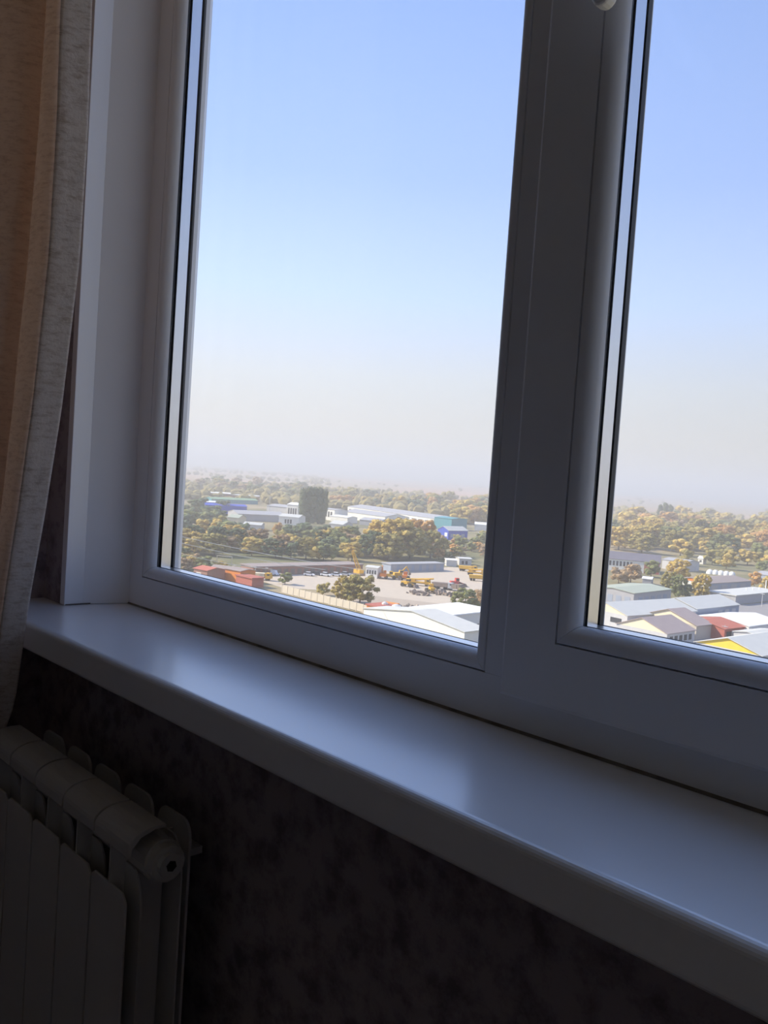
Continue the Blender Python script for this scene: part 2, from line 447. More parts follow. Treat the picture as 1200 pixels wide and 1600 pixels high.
prof = catmull(FOLD, 4)
NZ = 90
zs = [1.62 - (1.62 + .83) * i / NZ for i in range(NZ + 1)]
np_ = len(prof)
XMIN = XL + .006
cv = []
for z in zs:
    ex = edge_x(z); wdt = (ex - XMIN) / .2; row = []
    for j, (dx, dy) in enumerate(prof):
        wob = min(1, max(0, (j - 8) / 12)) * (.004 * math.sin(3.1 * z + j * .22) + .0025 * math.sin(7.7 * z + j * .5))
        amp = 1.0 + .25 * math.sin(2.0 * z + .6)
        row.append((max(XMIN + .0004 * j, ex + dx * wdt + wob), -.199 + dy * amp + wob, z))
    cv.append(row)
cur = tag(empty('curtain', (.06, -.22, -.83)), 'brown curtain with a beige border hanging in folds at the left side', 'curtain')
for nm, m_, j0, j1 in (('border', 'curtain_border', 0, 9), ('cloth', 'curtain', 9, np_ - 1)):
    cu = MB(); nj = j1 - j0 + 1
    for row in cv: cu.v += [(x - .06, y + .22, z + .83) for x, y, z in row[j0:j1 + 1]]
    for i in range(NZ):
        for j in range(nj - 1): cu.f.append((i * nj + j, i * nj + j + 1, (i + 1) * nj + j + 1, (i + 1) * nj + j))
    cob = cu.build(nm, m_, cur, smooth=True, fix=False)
    md = cob.modifiers.new('cloth', 'SOLIDIFY'); md.thickness = .0011; md.offset = 0
#OUTSIDE

# ================================================================== OUTSIDE
def omat(name, a, b=None, rough=.85, scale=.6, amt=.5, corr=0):
    m = mat(name, a, rough, var=b or tuple(c * .86 for c in a), scale=scale, amt=amt)
    return m


for k, a, b in (
        ('w_white', (.82, .80, .74), (.76, .74, .69)), ('w_cream', (.80, .70, .50), (.74, .65, .47)), ('w_grey', (.42, .42, .44), (.36, .36, .38)),
        ('w_pale', (.58, .57, .56), (.50, .50, .50)), ('w_beige', (.56, .50, .42), (.50, .45, .38)), ('w_red', (.45, .13, .09), (.38, .11, .08)),
        ('w_brick', (.30, .14, .10), (.38, .20, .15)), ('w_blue', (.035, .085, .52), (.03, .07, .44)), ('w_teal', (.07, .30, .36), (.06, .26, .32)),
        ('w_yellow', (.82, .58, .06), (.75, .52, .05)), ('w_orange', (.80, .26, .03), (.70, .22, .03)), ('w_bluegrey', (.33, .38, .47), (.29, .33, .41)),
        ('r_light', (.58, .58, .54), (.51, .51, .48)), ('r_mauve', (.33, .26, .25), (.38, .31, .29)), ('r_brown', (.27, .22, .20), (.33, .27, .25)), ('r_dark', (.12, .11, .14), (.16, .15, .18)),
        ('r_green', (.34, .38, .30), (.40, .43, .35)), ('r_white', (.86, .86, .86), (.78, .79, .80)), ('r_red', (.50, .15, .10), (.44, .13, .09)), ('r_grey', (.40, .40, .41), (.34, .34, .36)),
        ('r_fieldgreen', (.20, .34, .20), (.24, .38, .24)), ('fence', (.66, .58, .46), (.56, .50, .40)), ('tyre', (.02, .02, .02), (.03, .03, .03)), ('steel', (.45, .45, .46), (.36, .36, .37)),
        ('scrap', (.16, .13, .12), (.28, .21, .16)), ('mach_yellow', (.72, .42, .03), (.60, .34, .03)), ('mach_orange', (.70, .22, .03), (.58, .18, .03)), ('mach_red', (.55, .07, .05), (.45, .06, .05)),
        ('car_white', (.85, .85, .86), (.80, .80, .82)), ('car_silver', (.45, .46, .48), (.40, .41, .43)), ('car_dark', (.06, .06, .07), (.08, .08, .09)),
        ('dark_glass', (.03, .035, .045), (.05, .055, .065)), ('wire', (.72, .70, .66), (.66, .64, .60)), ('bark', (.12, .09, .07), (.17, .13, .10)), ('dirt', (.44, .36, .27), (.36, .30, .24)),
        ('yard', (.56, .47, .36), (.46, .39, .31)), ('asphalt', (.24, .23, .23), (.30, .28, .27))):
    M[k] = omat(k, a, b)


def ground_mat():
    m = bpy.data.materials.new('ground_cover'); m.use_nodes = True
    n = m.node_tree.nodes; l = m.node_tree.links; b = n['Principled BSDF']; b.inputs['Roughness'].default_value = 1; b.inputs['Specular IOR Level'].default_value = .1
    t = n.new('ShaderNodeTexCoord')
    n1 = n.new('ShaderNodeTexNoise'); n1.inputs['Scale'].default_value = .012; n1.inputs['Detail'].default_value = 7; n1.inputs['Roughness'].default_value = .65
    n2 = n.new('ShaderNodeTexNoise'); n2.inputs['Scale'].default_value = .0011; n2.inputs['Detail'].default_value = 2
    r = n.new('ShaderNodeValToRGB'); e = r.color_ramp.elements
    e[0].position = .34; e[0].color = (.13, .14, .07, 1); e[1].position = .66; e[1].color = (.40, .32, .22, 1)
    x = e.new(.5); x.color = (.27, .23, .13, 1)
    r2 = n.new('ShaderNodeValToRGB'); e = r2.color_ramp.elements
    e[0].position = .45; e[0].color = (.52, .32, .22, 1); e[1].position = .56; e[1].color = (.40, .30, .19, 1)
    # far fields take over where the town ends
    sp = n.new('ShaderNodeVectorMath'); sp.operation = 'LENGTH'; mr = n.new('ShaderNodeMapRange'); mr.inputs[1].default_value = 1500; mr.inputs[2].default_value = 2100
    mx = n.new('ShaderNodeMix'); mx.data_type = 'RGBA'
    l.new(t.outputs['Object'], n1.inputs[0]); l.new(t.outputs['Object'], n2.inputs[0]); l.new(t.outputs['Object'], sp.inputs[0])
    l.new(sp.outputs['Value'], mr.inputs[0]); l.new(mr.outputs[0], mx.inputs[0])
    l.new(n1.outputs[0], r.inputs[0]); l.new(n2.outputs[0], r2.inputs[0]); l.new(r.outputs[0], mx.inputs[6]); l.new(r2.outputs[0], mx.inputs[7])
    l.new(mx.outputs[2], b.inputs['Base Color'])
    return m


M['ground'] = ground_mat()
tag(MB().add([(-16000, -600, G), (9000, -600, G), (9000, 16000, G), (-16000, 16000, G)], [(0, 1, 2, 3)]).build('ground', 'ground', fix=False), 'dry grass and bare fields reaching to the horizon', kind='structure')


def pad(name, pix, m, label, dz):
    pts = [W(x, y, G) for x, y in pix]
    mb = MB(); n = len(pts)
    mb.add([(p.x, p.y, G - .5) for p in pts] + [(p.x, p.y, G + dz) for p in pts], [(i, (i + 1) % n, (i + 1) % n + n, i + n) for i in range(n)] + [tuple(range(n, 2 * n)), tuple(range(n - 1, -1, -1))])
    tag(mb.build(name, m), label, kind='structure')


pad('machinery_yard', [(400, 905), (470, 893), (600, 893), (700, 886), (760, 889), (790, 935), (700, 950), (600, 938), (540, 925), (440, 918)], 'yard', 'pale dirt yard where the machines stand', .03)
pad('workshop_yard', [(860, 990), (1010, 958), (1210, 940), (1290, 1010), (1250, 1110), (900, 1040)], 'asphalt', 'grey asphalt among the workshops', .03)
pad('access_road', [(560, 928), (700, 945), (800, 950), (800, 985), (700, 1005), (600, 975), (540, 945)], 'dirt', 'bare dirt track beside the concrete fence', .045)


def pxm(P):
    """metres spanned by one pixel at a point"""
    return (P - CAM).dot(fw) / F_PX


def hall(name, label, A, C, he, w, rh, wall, roof, cat='building', group=None, gable=None, over=.35, wins=(), ridge='long', zb=0.0):
    a = W(A[0], A[1], G + he); c = W(C[0], C[1], G + he)
    u = Vector((c.x - a.x, c.y - a.y, 0)); L = u.length; u.normalize()
    n = Vector((-u.y, u.x, 0)); swap = False
    if n.dot(a - CAM) < 0:
        a, c = c, a; u = -u; n = -n; swap = True
    rz = math.atan2(u.y, u.x)
    root = empty(name, (a.x, a.y, G), rz)
    tag(root, label, cat, group)
    MB().box(0, L, 0, w, -.3, he).build('walls', wall, root)
    if rh > 0 and ridge == 'long':
        for x0, x1 in ((0, .25), (L - .25, L)):
            g = MB(); g.add([(x0, 0, he), (x0, w, he), (x0, w / 2, he + rh), (x1, 0, he), (x1, w, he), (x1, w / 2, he + rh)], [(0, 2, 1), (3, 4, 5), (0, 3, 5, 2), (1, 2, 5, 4)])
            g.build('gable', gable or wall, root)
        t = .18; s = rh / (w / 2)
        for sg in (0, 1):
            y0, y1 = (-over, w / 2) if sg == 0 else (w / 2, w + over)
            z0, z1 = (he - over * s, he + rh) if sg == 0 else (he + rh, he - over * s)
            z0 += .02; z1 += .02
            MB().add([(-over, y0, z0), (L + over, y0, z0), (L + over, y1, z1), (-over, y1, z1), (-over, y0, z0 + t), (L + over, y0, z0 + t), (L + over, y1, z1 + t), (-over, y1, z1 + t)],
                     [(0, 3, 2, 1), (4, 5, 6, 7), (0, 1, 5, 4), (1, 2, 6, 5), (2, 3, 7, 6), (3, 0, 4, 7)]).build('roof_slope', roof, root)
    elif rh > 0:
        for y0, y1 in ((0, .25), (w - .25, w)):
            g = MB(); g.add([(0, y0, he), (L, y0, he), (L / 2, y0, he + rh), (0, y1, he), (L, y1, he), (L / 2, y1, he + rh)], [(0, 1, 2), (3, 5, 4), (0, 2, 5, 3), (1, 4, 5, 2)])
            g.build('gable', gable or wall, root)
        t = .18; s = rh / (L / 2)
        for sg in (0, 1):
            x0, x1 = (-over, L / 2) if sg == 0 else (L / 2, L + over)
            z0, z1 = (he - over * s, he + rh) if sg == 0 else (he + rh, he - over * s)
            MB().add([(x0, -over, z0), (x1, -over, z1), (x1, w + over, z1), (x0, w + over, z0), (x0, -over, z0 + t), (x1, -over, z1 + t), (x1, w + over, z1 + t), (x0, w + over, z0 + t)],
                     [(0, 3, 2, 1), (4, 5, 6, 7), (0, 1, 5, 4), (1, 2, 6, 5), (2, 3, 7, 6), (3, 0, 4, 7)]).build('roof_slope', roof, root)
    else:
        MB().box(-over, L + over, -over, w + over, he, he + .35).build('roof', roof, root)
    for face, s0, s1, z0, z1, cnt, m, nm in wins:
        end = {'A': 'x1' if swap else 'x0', 'C': 'x0' if swap else 'x1'}.get(face, 'front')
        span = L if end == 'front' else w
        for k in range(cnt):
            p = s0 + (s1 - s0) * k / cnt; q = s0 + (s1 - s0) * (k + (.62 if cnt > 1 else 1)) / cnt
            if swap and end == 'front': p, q = 1 - q, 1 - p
            p *= span; q *= span
            b = MB(); 
            if end == 'front': b.box(p, q, -.06, .05, z0 * he, z1 * he)
            elif end == 'x0': b.box(-.06, .05, p, q, z0 * he, z1 * he)
            else: b.box(L - .05, L + .06, p, q, z0 * he, z1 * he)
            b.build(nm, m, root)
    return root


DG = 'dark_glass'
# --- workshops seen through the right pane
hall('workshop', 'long pale grey roofed workshop with cream gable beside the sash', (980.6, 962.4), (1088, 954.8), 5.0, 17, 2.6, 'w_pale', 'r_light', gable='w_cream', wins=[('A', .12, .36, .45, .75, 1, DG, 'window'), ('front', .1, .4, .2, .5, 2, DG, 'window')])
hall('workshop', 'taller light roofed hall with lilac wall sheeting behind the pale workshop', (1088.6, 951.8), (1155, 945), 5.5, 15, 2.4, 'w_bluegrey', 'r_light', gable='w_pale', wins=[('front', .5, .98, .3, .8, 3, 'w_pale', 'wall_panel')])
hall('workshop', 'beige workshop with mauve roof and cream gable band', (1088.6, 977.5), (1112, 975), 4.2, 19, 3.2, 'w_beige', 'r_mauve', gable='w_cream', over=.5)
hall('workshop', 'low cream gabled workshop with mauve roof nearest the sash', (1042.5, 990.5), (1086, 984.6), 3.6, 16, 3.0, 'w_pale', 'r_mauve', gable='w_cream', wins=[('front', .1, .95, .3, .75, 5, DG, 'window')])
hall('workshop', 'red workshop with red roof and grey gate', (1132.5, 983.3), (1168.5, 979), 3.4, 15, 1.6, 'w_red', 'r_red', wins=[('front', .08, .30, 0, .75, 1, DG, 'gate'), ('front', .31, .55, 0, .8, 1, 'w_pale', 'gate')])
hall('workshop', 'white roofed workshop with red doors at right edge', (1170.2, 978.8), (1222, 972.5), 3.8, 18, 1.4, 'w_white', 'r_white', wins=[('front', .06, .12, .05, .6, 1, 'w_red', 'door'), ('front', .36, .60, .05, .7, 1, 'w_red', 'gate'), ('front', .7, .8, .4, .7, 1, DG, 'window')])
hall('workshop', 'grey roofed building with bright yellow gable nearest below', (1190, 1024.7), (1262, 1012), 5.0, 17, 2.6, 'w_pale', 'r_light', gable='w_yellow', over=.5)
hall('workshop', 'small white roofed shed between red and grey workshops', (1188, 995), (1225, 990), 3.0, 8, .6, 'w_pale', 'r_light')
hall('warehouse', 'flat grey green roofed warehouse beside sash edge', (990.8, 927.5), (1049, 921), 5.2, 17, .8, 'w_grey', 'r_green', wins=[('front', .12, .95, .15, .7, 5, 'w_bluegrey', 'window'), ('A', .08, .9, .2, .7, 4, 'w_bluegrey', 'window')])
hall('warehouse', 'brown roofed warehouse with white gable and orange trim', (1108.9, 912), (1174, 908), 4.6, 17, 1.3, 'w_bluegrey', 'r_brown', gable='w_orange', wins=[('A', .04, .96, .02, .95, 1, 'w_white', 'gable_cladding'), ('front', .05, .95, .15, .8, 4, 'w_grey', 'wall_panel')])
cp = hall('canopy', 'flat roofed canopy with pale edge and white posts', (1150, 931.5), (1222, 924.5), 3.4, 12, 0, 'w_grey', 'r_light')
for k in range(5):
    P = W(1165 + k * 10, 936 - k * .9, G)
    MB().box(-.16, .16, -.16, .16, 0, 4.6 if k != 3 else 7.4).build('post', 'w_white', cp).matrix_parent_inverse = cp.matrix_basis.inverted() @ Matrix.Translation((P.x, P.y, G))
hall('factory', 'long white factory with dark roof and red end wall', (950, 872.5), (1032, 880), 6, 20, 3.2, 'w_white', 'r_dark', wins=[('front', .03, .5, .45, .85, 7, DG, 'window'), ('front', .70, .99, .0, .98, 1, 'w_red', 'cladding')])
hall('shed', 'small shed with white roof among brown trees', (1004, 904), (1018, 905.5), 3, 8, .6, 'w_grey', 'r_white')
hall('shed', 'blue grey roofed shed at right edge before orange trees', (1178, 896), (1224, 903), 4, 14, 1.2, 'w_bluegrey', 'r_grey')
hall('shed', 'grey roofed shed behind the dark roofed factory', (1035, 874), (1072, 879), 5, 14, 1, 'w_pale', 'r_grey')
hall('house', 'small white gabled house in the yellow trees', (1091, 872), (1099, 873), 3.4, 4, 1.2, 'w_white', 'r_white', wins=[('front', .3, .7, .3, .7, 1, DG, 'window')])
hall('house', 'low white roofed house left of white gabled house', (1062, 875), (1083, 877), 3, 8, .5, 'w_white', 'r_white')
for k in range(5):
    P = W(1109 + k * 8.6, 896.5 + k * .9, G)
    mb = MB(); r = 2.0; n = 10; rows = [(r * math.cos(t * .39), r * 1.25 * math.sin(t * .39)) for t in range(5)]
    vs = []; fs = []
    for rr, zz in rows: vs += [(rr * math.cos(2 * math.pi * i / n), rr * math.sin(2 * math.pi * i / n), zz) for i in range(n)]
    for t in range(4): fs += [(t * n + i, t * n + (i + 1) % n, (t + 1) * n + (i + 1) % n, (t + 1) * n + i) for i in range(n)]
    o = mb.add(vs, fs).build('storage_dome', 'w_white', None, smooth=True); o.location = (P.x, P.y, G)
    tag(o, ('first', 'second', 'third', 'fourth', 'fifth')[k] + ' small white dome from left behind the brown roofed warehouse', 'dome', 'white domes behind the warehouse')

# --- buildings seen through the left pane
hall('grandstand', 'long red grandstand with pale roof far behind blue shed', (311, 769), (360, 772), 7, 20, 1, 'w_brick', 'r_white')
hall('grandstand', 'low pale roofed stand right of the red grandstand', (358, 773), (405, 776), 6, 18, .8, 'w_brick', 'r_light')
hall('sports_hall', 'hall with long green roof behind blue shed', (331, 779.5), (403, 782.5), 4, 16, 1.6, 'w_teal', 'r_fieldgreen')
hall('shed', 'white roofed shed left of the blue shed', (314, 784), (350, 786), 5, 12, 1, 'w_blue', 'r_white')
hall('shed', 'long cobalt blue shed among left trees', (322, 789), (386, 792), 7, 14, 1.2, 'w_blue', 'w_blue')
hall('warehouse', 'low grey roofed warehouse behind yellow trees at left', (372, 803), (446, 806), 5, 26, 2.0, 'w_grey', 'r_grey')
hall('house', 'small cream walled house behind yellow tree', (355.5, 808), (372.5, 809.5), 6, 12, 1.8, 'w_cream', 'r_green')
hall('shed', 'pale grey roofed shed right of the cream walled house', (380, 819), (408, 821), 3.5, 12, 1.2, 'w_pale', 'r_light')
hall('warehouse', 'grey sheeted warehouse left of white office block', (417, 790), (448, 793), 8, 22, 1.5, 'w_pale', 'r_grey')
hall('office_block', 'white office block just left of the poplars', (449, 788), (466, 789.5), 11, 14, 1.5, 'w_white', 'r_white', wins=[('front', .1, .95, .3, .75, 4, DG, 'window')])
hall('warehouse', 'pale blue roofed low building left of poplar foot', (436, 806.5), (467, 809), 6, 16, 1.6, 'w_white', 'r_light', wins=[('front', .3, .7, .2, .7, 3, DG, 'window')])
hall('office_block', 'white block with dark windows just right of the poplars', (503, 794.5), (523, 797), 9, 14, .6, 'w_white', 'r_grey', wins=[('front', .1, .9, .3, .8, 4, DG, 'window')])
hall('shed', 'white sided shed right of the poplars', (517, 806), (543, 809), 4.5, 12, 1, 'w_white', 'r_white')
hall('shed', 'grey gabled shed at the edge of the orange trees', (515, 818), (536, 820), 4, 16, 2, 'w_pale', 'r_light')
hall('shed', 'blue grey roofed shed before the white halls', (562, 812), (594, 815), 4, 18, 1.6, 'w_grey', 'r_grey')
hall('industrial_hall', 'long white industrial hall, farther of the two', (543.5, 791.5), (678, 810.5), 7, 30, 2.4, 'w_white', 'r_grey', wins=[('front', .02, .98, .55, .7, 14, DG, 'window')])
hall('industrial_hall', 'long white industrial hall, nearer of the two', (536.5, 799), (602, 807.5), 6, 26, 2.4, 'w_white', 'r_grey')
hall('industrial_hall', 'teal box shaped hall at the end of white halls', (679, 808), (706, 811), 9, 20, .8, 'w_teal', 'w_teal')
hall('industrial_hall', 'teal roofed low extension beside the teal box hall', (655, 805.5), (680, 809.5), 6.5, 22, .8, 'w_white', 'w_teal')
hall('office_building', 'bright blue building with pale roof and white windows', (701, 829), (731, 829.5), 6.5, 11, 2.4, 'w_blue', 'r_light', gable='w_blue', wins=[('front', .12, .95, .3, .65, 3, 'w_bluegrey', 'window'), ('A', .1, .34, .35, .75, 1, 'w_white', 'sign_board')])
hall('house', 'small white house at mullion edge', (742, 819), (762, 820.5), 5, 9, 1.6, 'w_white', 'r_white')
hall('house', 'small pale house below the white house at mullion', (744, 836), (764, 838), 3.5, 8, 1.2, 'w_beige', 'r_light')
hall('garage_row', 'long row of dark red brick garages behind the cars', (396, 886.5), (567, 882.5), 3.2, 9, 0, 'w_brick', 'r_brown', wins=[('front', .02, .98, 0, .75, 16, 'scrap', 'garage_door')])
hall('storage_block', 'long blue grey panelled storage block behind the yard', (611, 882.5), (694, 881), 3.2, 6, 0, 'w_bluegrey', 'r_grey', wins=[('front', .02, .98, .05, .9, 7, 'w_grey', 'wall_panel')])
hall('site_hut', 'small white hut with dark windows beside the crane boom', (572, 886), (590, 888), 4.2, 5, .5, 'w_white', 'r_light', wins=[('front', .08, .98, .4, .75, 4, DG, 'window')])
hall('hut', 'pale hut at the edge of the yard beside grey wall', (698, 875), (714, 876), 3, 7, .4, 'w_pale', 'r_white')
hall('hut', 'pale hut right of the other yard hut', (718, 873), (737, 874), 3.2, 8, .4, 'w_pale', 'r_light', wins=[('front', .2, .8, .2, .7, 2, DG, 'window')])
hall('house', 'small red brick house with a white window at bottom left', (303, 888), (324, 892), 4.2, 8, .8, 'w_brick', 'r_red', wins=[('front', .2, .55, .2, .75, 1, 'w_white', 'window')])
hall('shed', 'orange plank shed with poles among bottom left houses', (352, 888.5), (376, 893), 4.4, 7, .5, 'w_orange', 'r_brown')
hall('shed', 'dull red shed left of the orange plank shed', (326, 889), (350, 892), 3.4, 8, 1.2, 'w_brick', 'r_brown')
hall('container', 'red container with rusty front above the glass edge', (369, 899), (394, 904.5), 3.2, 5, 0, 'w_red', 'w_red')
hall('warehouse', 'big white warehouse with grey roof right above bottom bead', (726, 988), (762, 983.5), 5.0, 36, 2.2, 'w_white', 'r_light', gable='w_white', over=.3)
hall('warehouse', 'bright white flat building at the mullion foot', (701, 963), (775, 955), 5.0, 14, 0, 'w_white', 'r_white', wins=[('front', .35, .8, .1, .4, 4, DG, 'window')])
hall('container', 'bright orange container shed with red roof', (573, 945), (591, 949), 3.4, 7, 0, 'w_orange', 'w_red')
hall('container', 'red flat container beside the orange container', (590, 944), (608, 947), 2.6, 5, 0, 'w_red', 'w_orange')
for x, y, h, r in ((600, 964, 4.2, .9), (618, 967, 4.0, 1.3)):
    P = W(x, y, G); root = empty('storage_tank', (P.x, P.y, G))
    tag(root, 'slim white upright tank beside orange container' if r < 1 else 'stout white upright tank before the white warehouse', 'tank')
    MB().tube((0, 0, 0), (0, 0, h), r, 16).build('body', 'w_white', root); MB().tube((0, 0, h), (0, 0, h + .35), r * .95, 16, r * .3).build('lid', 'w_pale', root)

# concrete fence, panel by panel
fn = tag(empty('concrete_fence', W(443, 927, G)), 'pale concrete panel fence across the lower yard', 'fence')
f0, f1 = W(440, 926, G), W(578, 960, G); dirv = (f1 - f0); LF = dirv.length; NP = 14; fa = math.atan2(dirv.y, dirv.x)
fn.location = f0; fn.rotation_euler = (0, 0, fa)
pm = MB().box(.1, LF / NP - .1, -.06, .06, .1, 2.5).build('panel', 'fence', fn)
qm = MB().box(-.13, .13, -.14, .14, 0, 2.7).build('post', 'fence', fn)
for k in range(1, NP):
    for s_ in (pm, qm):
        o = s_.copy(); COL.objects.link(o); o.parent = fn; o.location = (k * LF / NP, 0, random.uniform(-.08, .08))


# --- vehicles
def car(px, py, rz, m, label, van=False):
    P = W(px, py, G); root = tag(empty('car', (P.x, P.y, G + .04), rz), label, 'car', 'cars parked before the garages')
    pr = [(-2.1, .35), (2.1, .35), (2.15, .75), (1.3, .95), (-2.05, 1.0), (-2.15, .7)]
    MB().prism(pr, -.85, .85, 1).build('body', m, root)
    cb = [(-1.9, .98), (1.2, .94), (.45, 1.5), (-1.3, 1.52)] if not van else [(-2.1, .98), (1.6, .94), (1.1, 2.0), (-2.1, 2.0)]
    MB().prism(cb, -.74, .74, 1).build('cabin', m if van else DG, root)
    if not van: MB().box(-1.25, .42, -.72, .72, 1.5, 1.56).build('roof', m, root)
    for sx in (-1.3, 1.3):
        for sy in (-.8, .8): MB().tube((sx, sy - .1, .32), (sx, sy + .1, .32), .33, 10).build('wheel', 'tyre', root)


car(483, 900, .6, 'car_white', 'white car parked by itself left of the other cars')
car(509, 900.5, .5, 'car_white', 'white car in the middle of the parked row')
car(526, 900.5, .7, 'car_white', 'white estate car nearest the crane boom')
car(540, 899.5, .6, 'car_silver', 'silver grey car right of the white estate car')
car(496, 899, .6, 'car_dark', 'dark car between two white cars')
car(427, 899, .4, 'car_white', 'white van parked left of the garages row', True)


def truck(px, py, rz, cabm, boxm, label, boom=None, name='truck'):
    P = W(px, py, G); root = tag(empty(name, (P.x, P.y, G + .04), rz), label, 'truck')
    MB().box(-4, 3.6, -.5, .5, .8, 1.1).build('chassis', 'scrap', root)
    c = MB().prism([(2.2, .8), (4.2, .8), (4.2, 1.8), (3.9, 2.8), (2.2, 2.8)], -1.2, 1.2, 1).build('cab', cabm, root)
    MB().box(3.0, 4.0, -1.22, 1.22, 1.9, 2.55).build('window', DG, c)
    if boom:
        MB().box(-3.8, 2.0, -1.15, 1.15, 1.1, 1.5).build('deck', boxm, root)
        MB().tube((-2.6, 0, 2.1), (boom, 0, 3.1), .42, 8, .3).build('boom', boxm, root)
        MB().box(-3.4, -1.6, -.8, .8, 1.5, 2.5).build('turret', boxm, root)
    else:
        MB().prism([(-4, 1.1), (2.0, 1.1), (2.0, 2.6), (-4.2, 2.4)], -1.25, 1.25, 1).build('box_body', boxm, root)
    for sx in (-3.2, -2.0, 2.9):
        for sy in (-1.0, 1.0): MB().tube((sx, sy - .18, .52), (sx, sy + .18, .52), .52, 12).build('wheel', 'tyre', root)
    return root


def excavator(px, py, rz, m, label, swing=0):
    P = W(px, py, G); root = tag(empty('excavator', (P.x, P.y, G + .04), rz), label, 'excavator')
    for sy in (-1.15, 1.15):
        MB().prism([(-1.9, .35), (-1.5, 0), (1.5, 0), (1.9, .35), (1.9, .55), (1.5, .85), (-1.5, .85), (-1.9, .55)], sy - .28, sy + .28, 1).build('track', 'scrap', root)
    MB().box(-2.2, 1.3, -1.3, 1.3, 1.0, 2.2).build('house', m, root)
    c = MB().prism([(0, 2.2), (1.5, 2.2), (1.3, 3.2), (0, 3.2)], -1.3, -.2, 1).build('cab', m, root)
    MB().box(.2, 1.46, -1.32, -.18, 2.4, 3.0).build('window', DG, c)
    MB().tube((1.1, .3, 1.9), (3.6, .3, 4.6), .32, 6, .26).build('boom', m, root)
    MB().tube((3.5, .3, 4.7), (5.2, .3, 2.2), .26, 6, .18).build('stick', m, root)
    MB().prism([(4.7, 2.3), (5.5, 2.2), (5.6, 1.4), (4.9, 1.0), (4.5, 1.6)], -.2, .8, 1).build('bucket', 'scrap', root)
    return root


def loader(px, py, rz, m, label):
    P = W(px, py, G); root = tag(empty('wheel_loader', (P.x, P.y, G + .04), rz), label, 'loader')
    MB().box(-2.6, .2, -.9, .9, 1.0, 2.0).build('engine_cover', m, root)
    c = MB().box(-.6, .8, -.75, .75, 1.8, 3.2).build('cab', m, root); MB().box(-.5, .82, -.77, .77, 2.2, 2.95).build('window', DG, c)
    MB().box(.2, 2.2, -.6, .6, .8, 1.4).build('front_frame', m, root)
    MB().tube((1.0, 0, 1.6), (3.2, 0, .8), .25, 6).build('lift_arm', m, root)
    MB().prism([(3.0, .15), (4.2, .1), (3.5, 1.1), (3.0, 1.2)], -1.4, 1.4, 1).build('bucket', 'scrap', root)
    for sx in (-1.8, 1.4):
        for sy in (-1.0, 1.0): MB().tube((sx, sy - .28, .75), (sx, sy + .28, .75), .75, 12).build('wheel', 'tyre', root)
    return root


excavator(598, 904, 2.4, 'mach_orange', 'orange excavator at the left end of the machine row')
loader(610, 905, .8, 'mach_yellow', 'yellow wheel loader right of the orange excavator')
excavator(622, 903, 1.2, 'mach_yellow', 'yellow excavator in the middle of the machine row')
loader(633, 906, 2.2, 'mach_orange', 'orange wheel loader at the right end of the machine row')
truck(655, 915, .55, 'mach_yellow', 'mach_yellow', 'yellow truck crane with lowered boom in the yard', 5.5, 'truck_crane')
loader(637, 917, .3, 'mach_yellow', 'yellow wheel loader left of the truck crane')
loader(673, 926, 2.6, 'mach_yellow', 'yellow wheel loader nearest of the yard machines')
truck(692, 921, .4, 'car_silver', 'scrap', 'grey truck with dark box beside the truck crane')
loader(713, 916, 1.1, 'mach_red', 'small red tractor loader by the dark truck')
truck(731, 893, .5, 'mach_yellow', 'mach_yellow', 'yellow tipper truck near the mullion')
truck(744, 899, .6, 'mach_yellow', 'mach_yellow', 'yellow truck crane at mullion edge', 5, 'truck_crane')
truck(748, 908, .7, 'w_bluegrey', 'mach_yellow', 'truck with pale blue cab at mullion edge')
truck(708, 923, .2, 'scrap', 'scrap', 'dark flatbed truck right of grey truck')
truck(407, 906, .5, 'mach_yellow', 'w_cream', 'cream and yellow box truck at lower left')

# derelict scrap heaps: rough piles of bent plates and blocks
for x, y, rad_, lab in ((652, 928, 5, 'heap of grey scrap before the yellow loader'), (690, 929, 6, 'heap of dark scrap beside the dark truck'), (668, 958, 6, 'low rubble heap behind white warehouse'), (640, 951, 5, 'pale rubble strip by the orange containers')):
    P = W(x, y, G); rr = random.Random(int(x)); mb = MB()
    for k in range(26):
        a = rr.uniform(0, 6.28); q = rad_ * math.sqrt(rr.random()); s_ = rr.uniform(.3, .9); c = Vector((q * math.cos(a), q * math.sin(a) * .6, s_ * .3 + (1 - q / rad_) * 1.1))
        R_ = Matrix.Rotation(rr.uniform(0, 3), 3, (rr.random(), rr.random(), rr.random() + .1))
        b_ = MB().box(-s_, s_, -s_ * .6, s_ * .6, -s_ * .35, s_ * .35)
        mb.add([R_ @ Vector(v) + c for v in b_.v], b_.f)
    o = mb.build('scrap_heap', 'scrap' if y < 940 else 'dirt'); o.location = (P.x, P.y, G)
    tag(o, lab, 'scrap heap', kind='stuff')


# lattice boom of the old crane
def lattice(root, p, q, w0, w1, m, n=9, r=.09):
    p = Vector(p); q = Vector(q); d = (q - p).normalized(); s = d.cross(Vector((0, 0, 1))).normalized(); t = s.cross(d)
    mb = MB(); prev = None
    for k in range(n + 1):
        f_ = k / n; c = p.lerp(q, f_); w_ = w0 + (w1 - w0) * f_
        cs = [c + s * w_ + t * w_, c - s * w_ + t * w_, c - s * w_ - t * w_, c + s * w_ - t * w_]
        if prev:
            for i in range(4):
                mb.tube(prev[i], cs[i], r, 5); mb.tube(prev[i], cs[(i + 1) % 4], r * .7, 4)
        prev = cs
    return mb.build('boom', m, root)


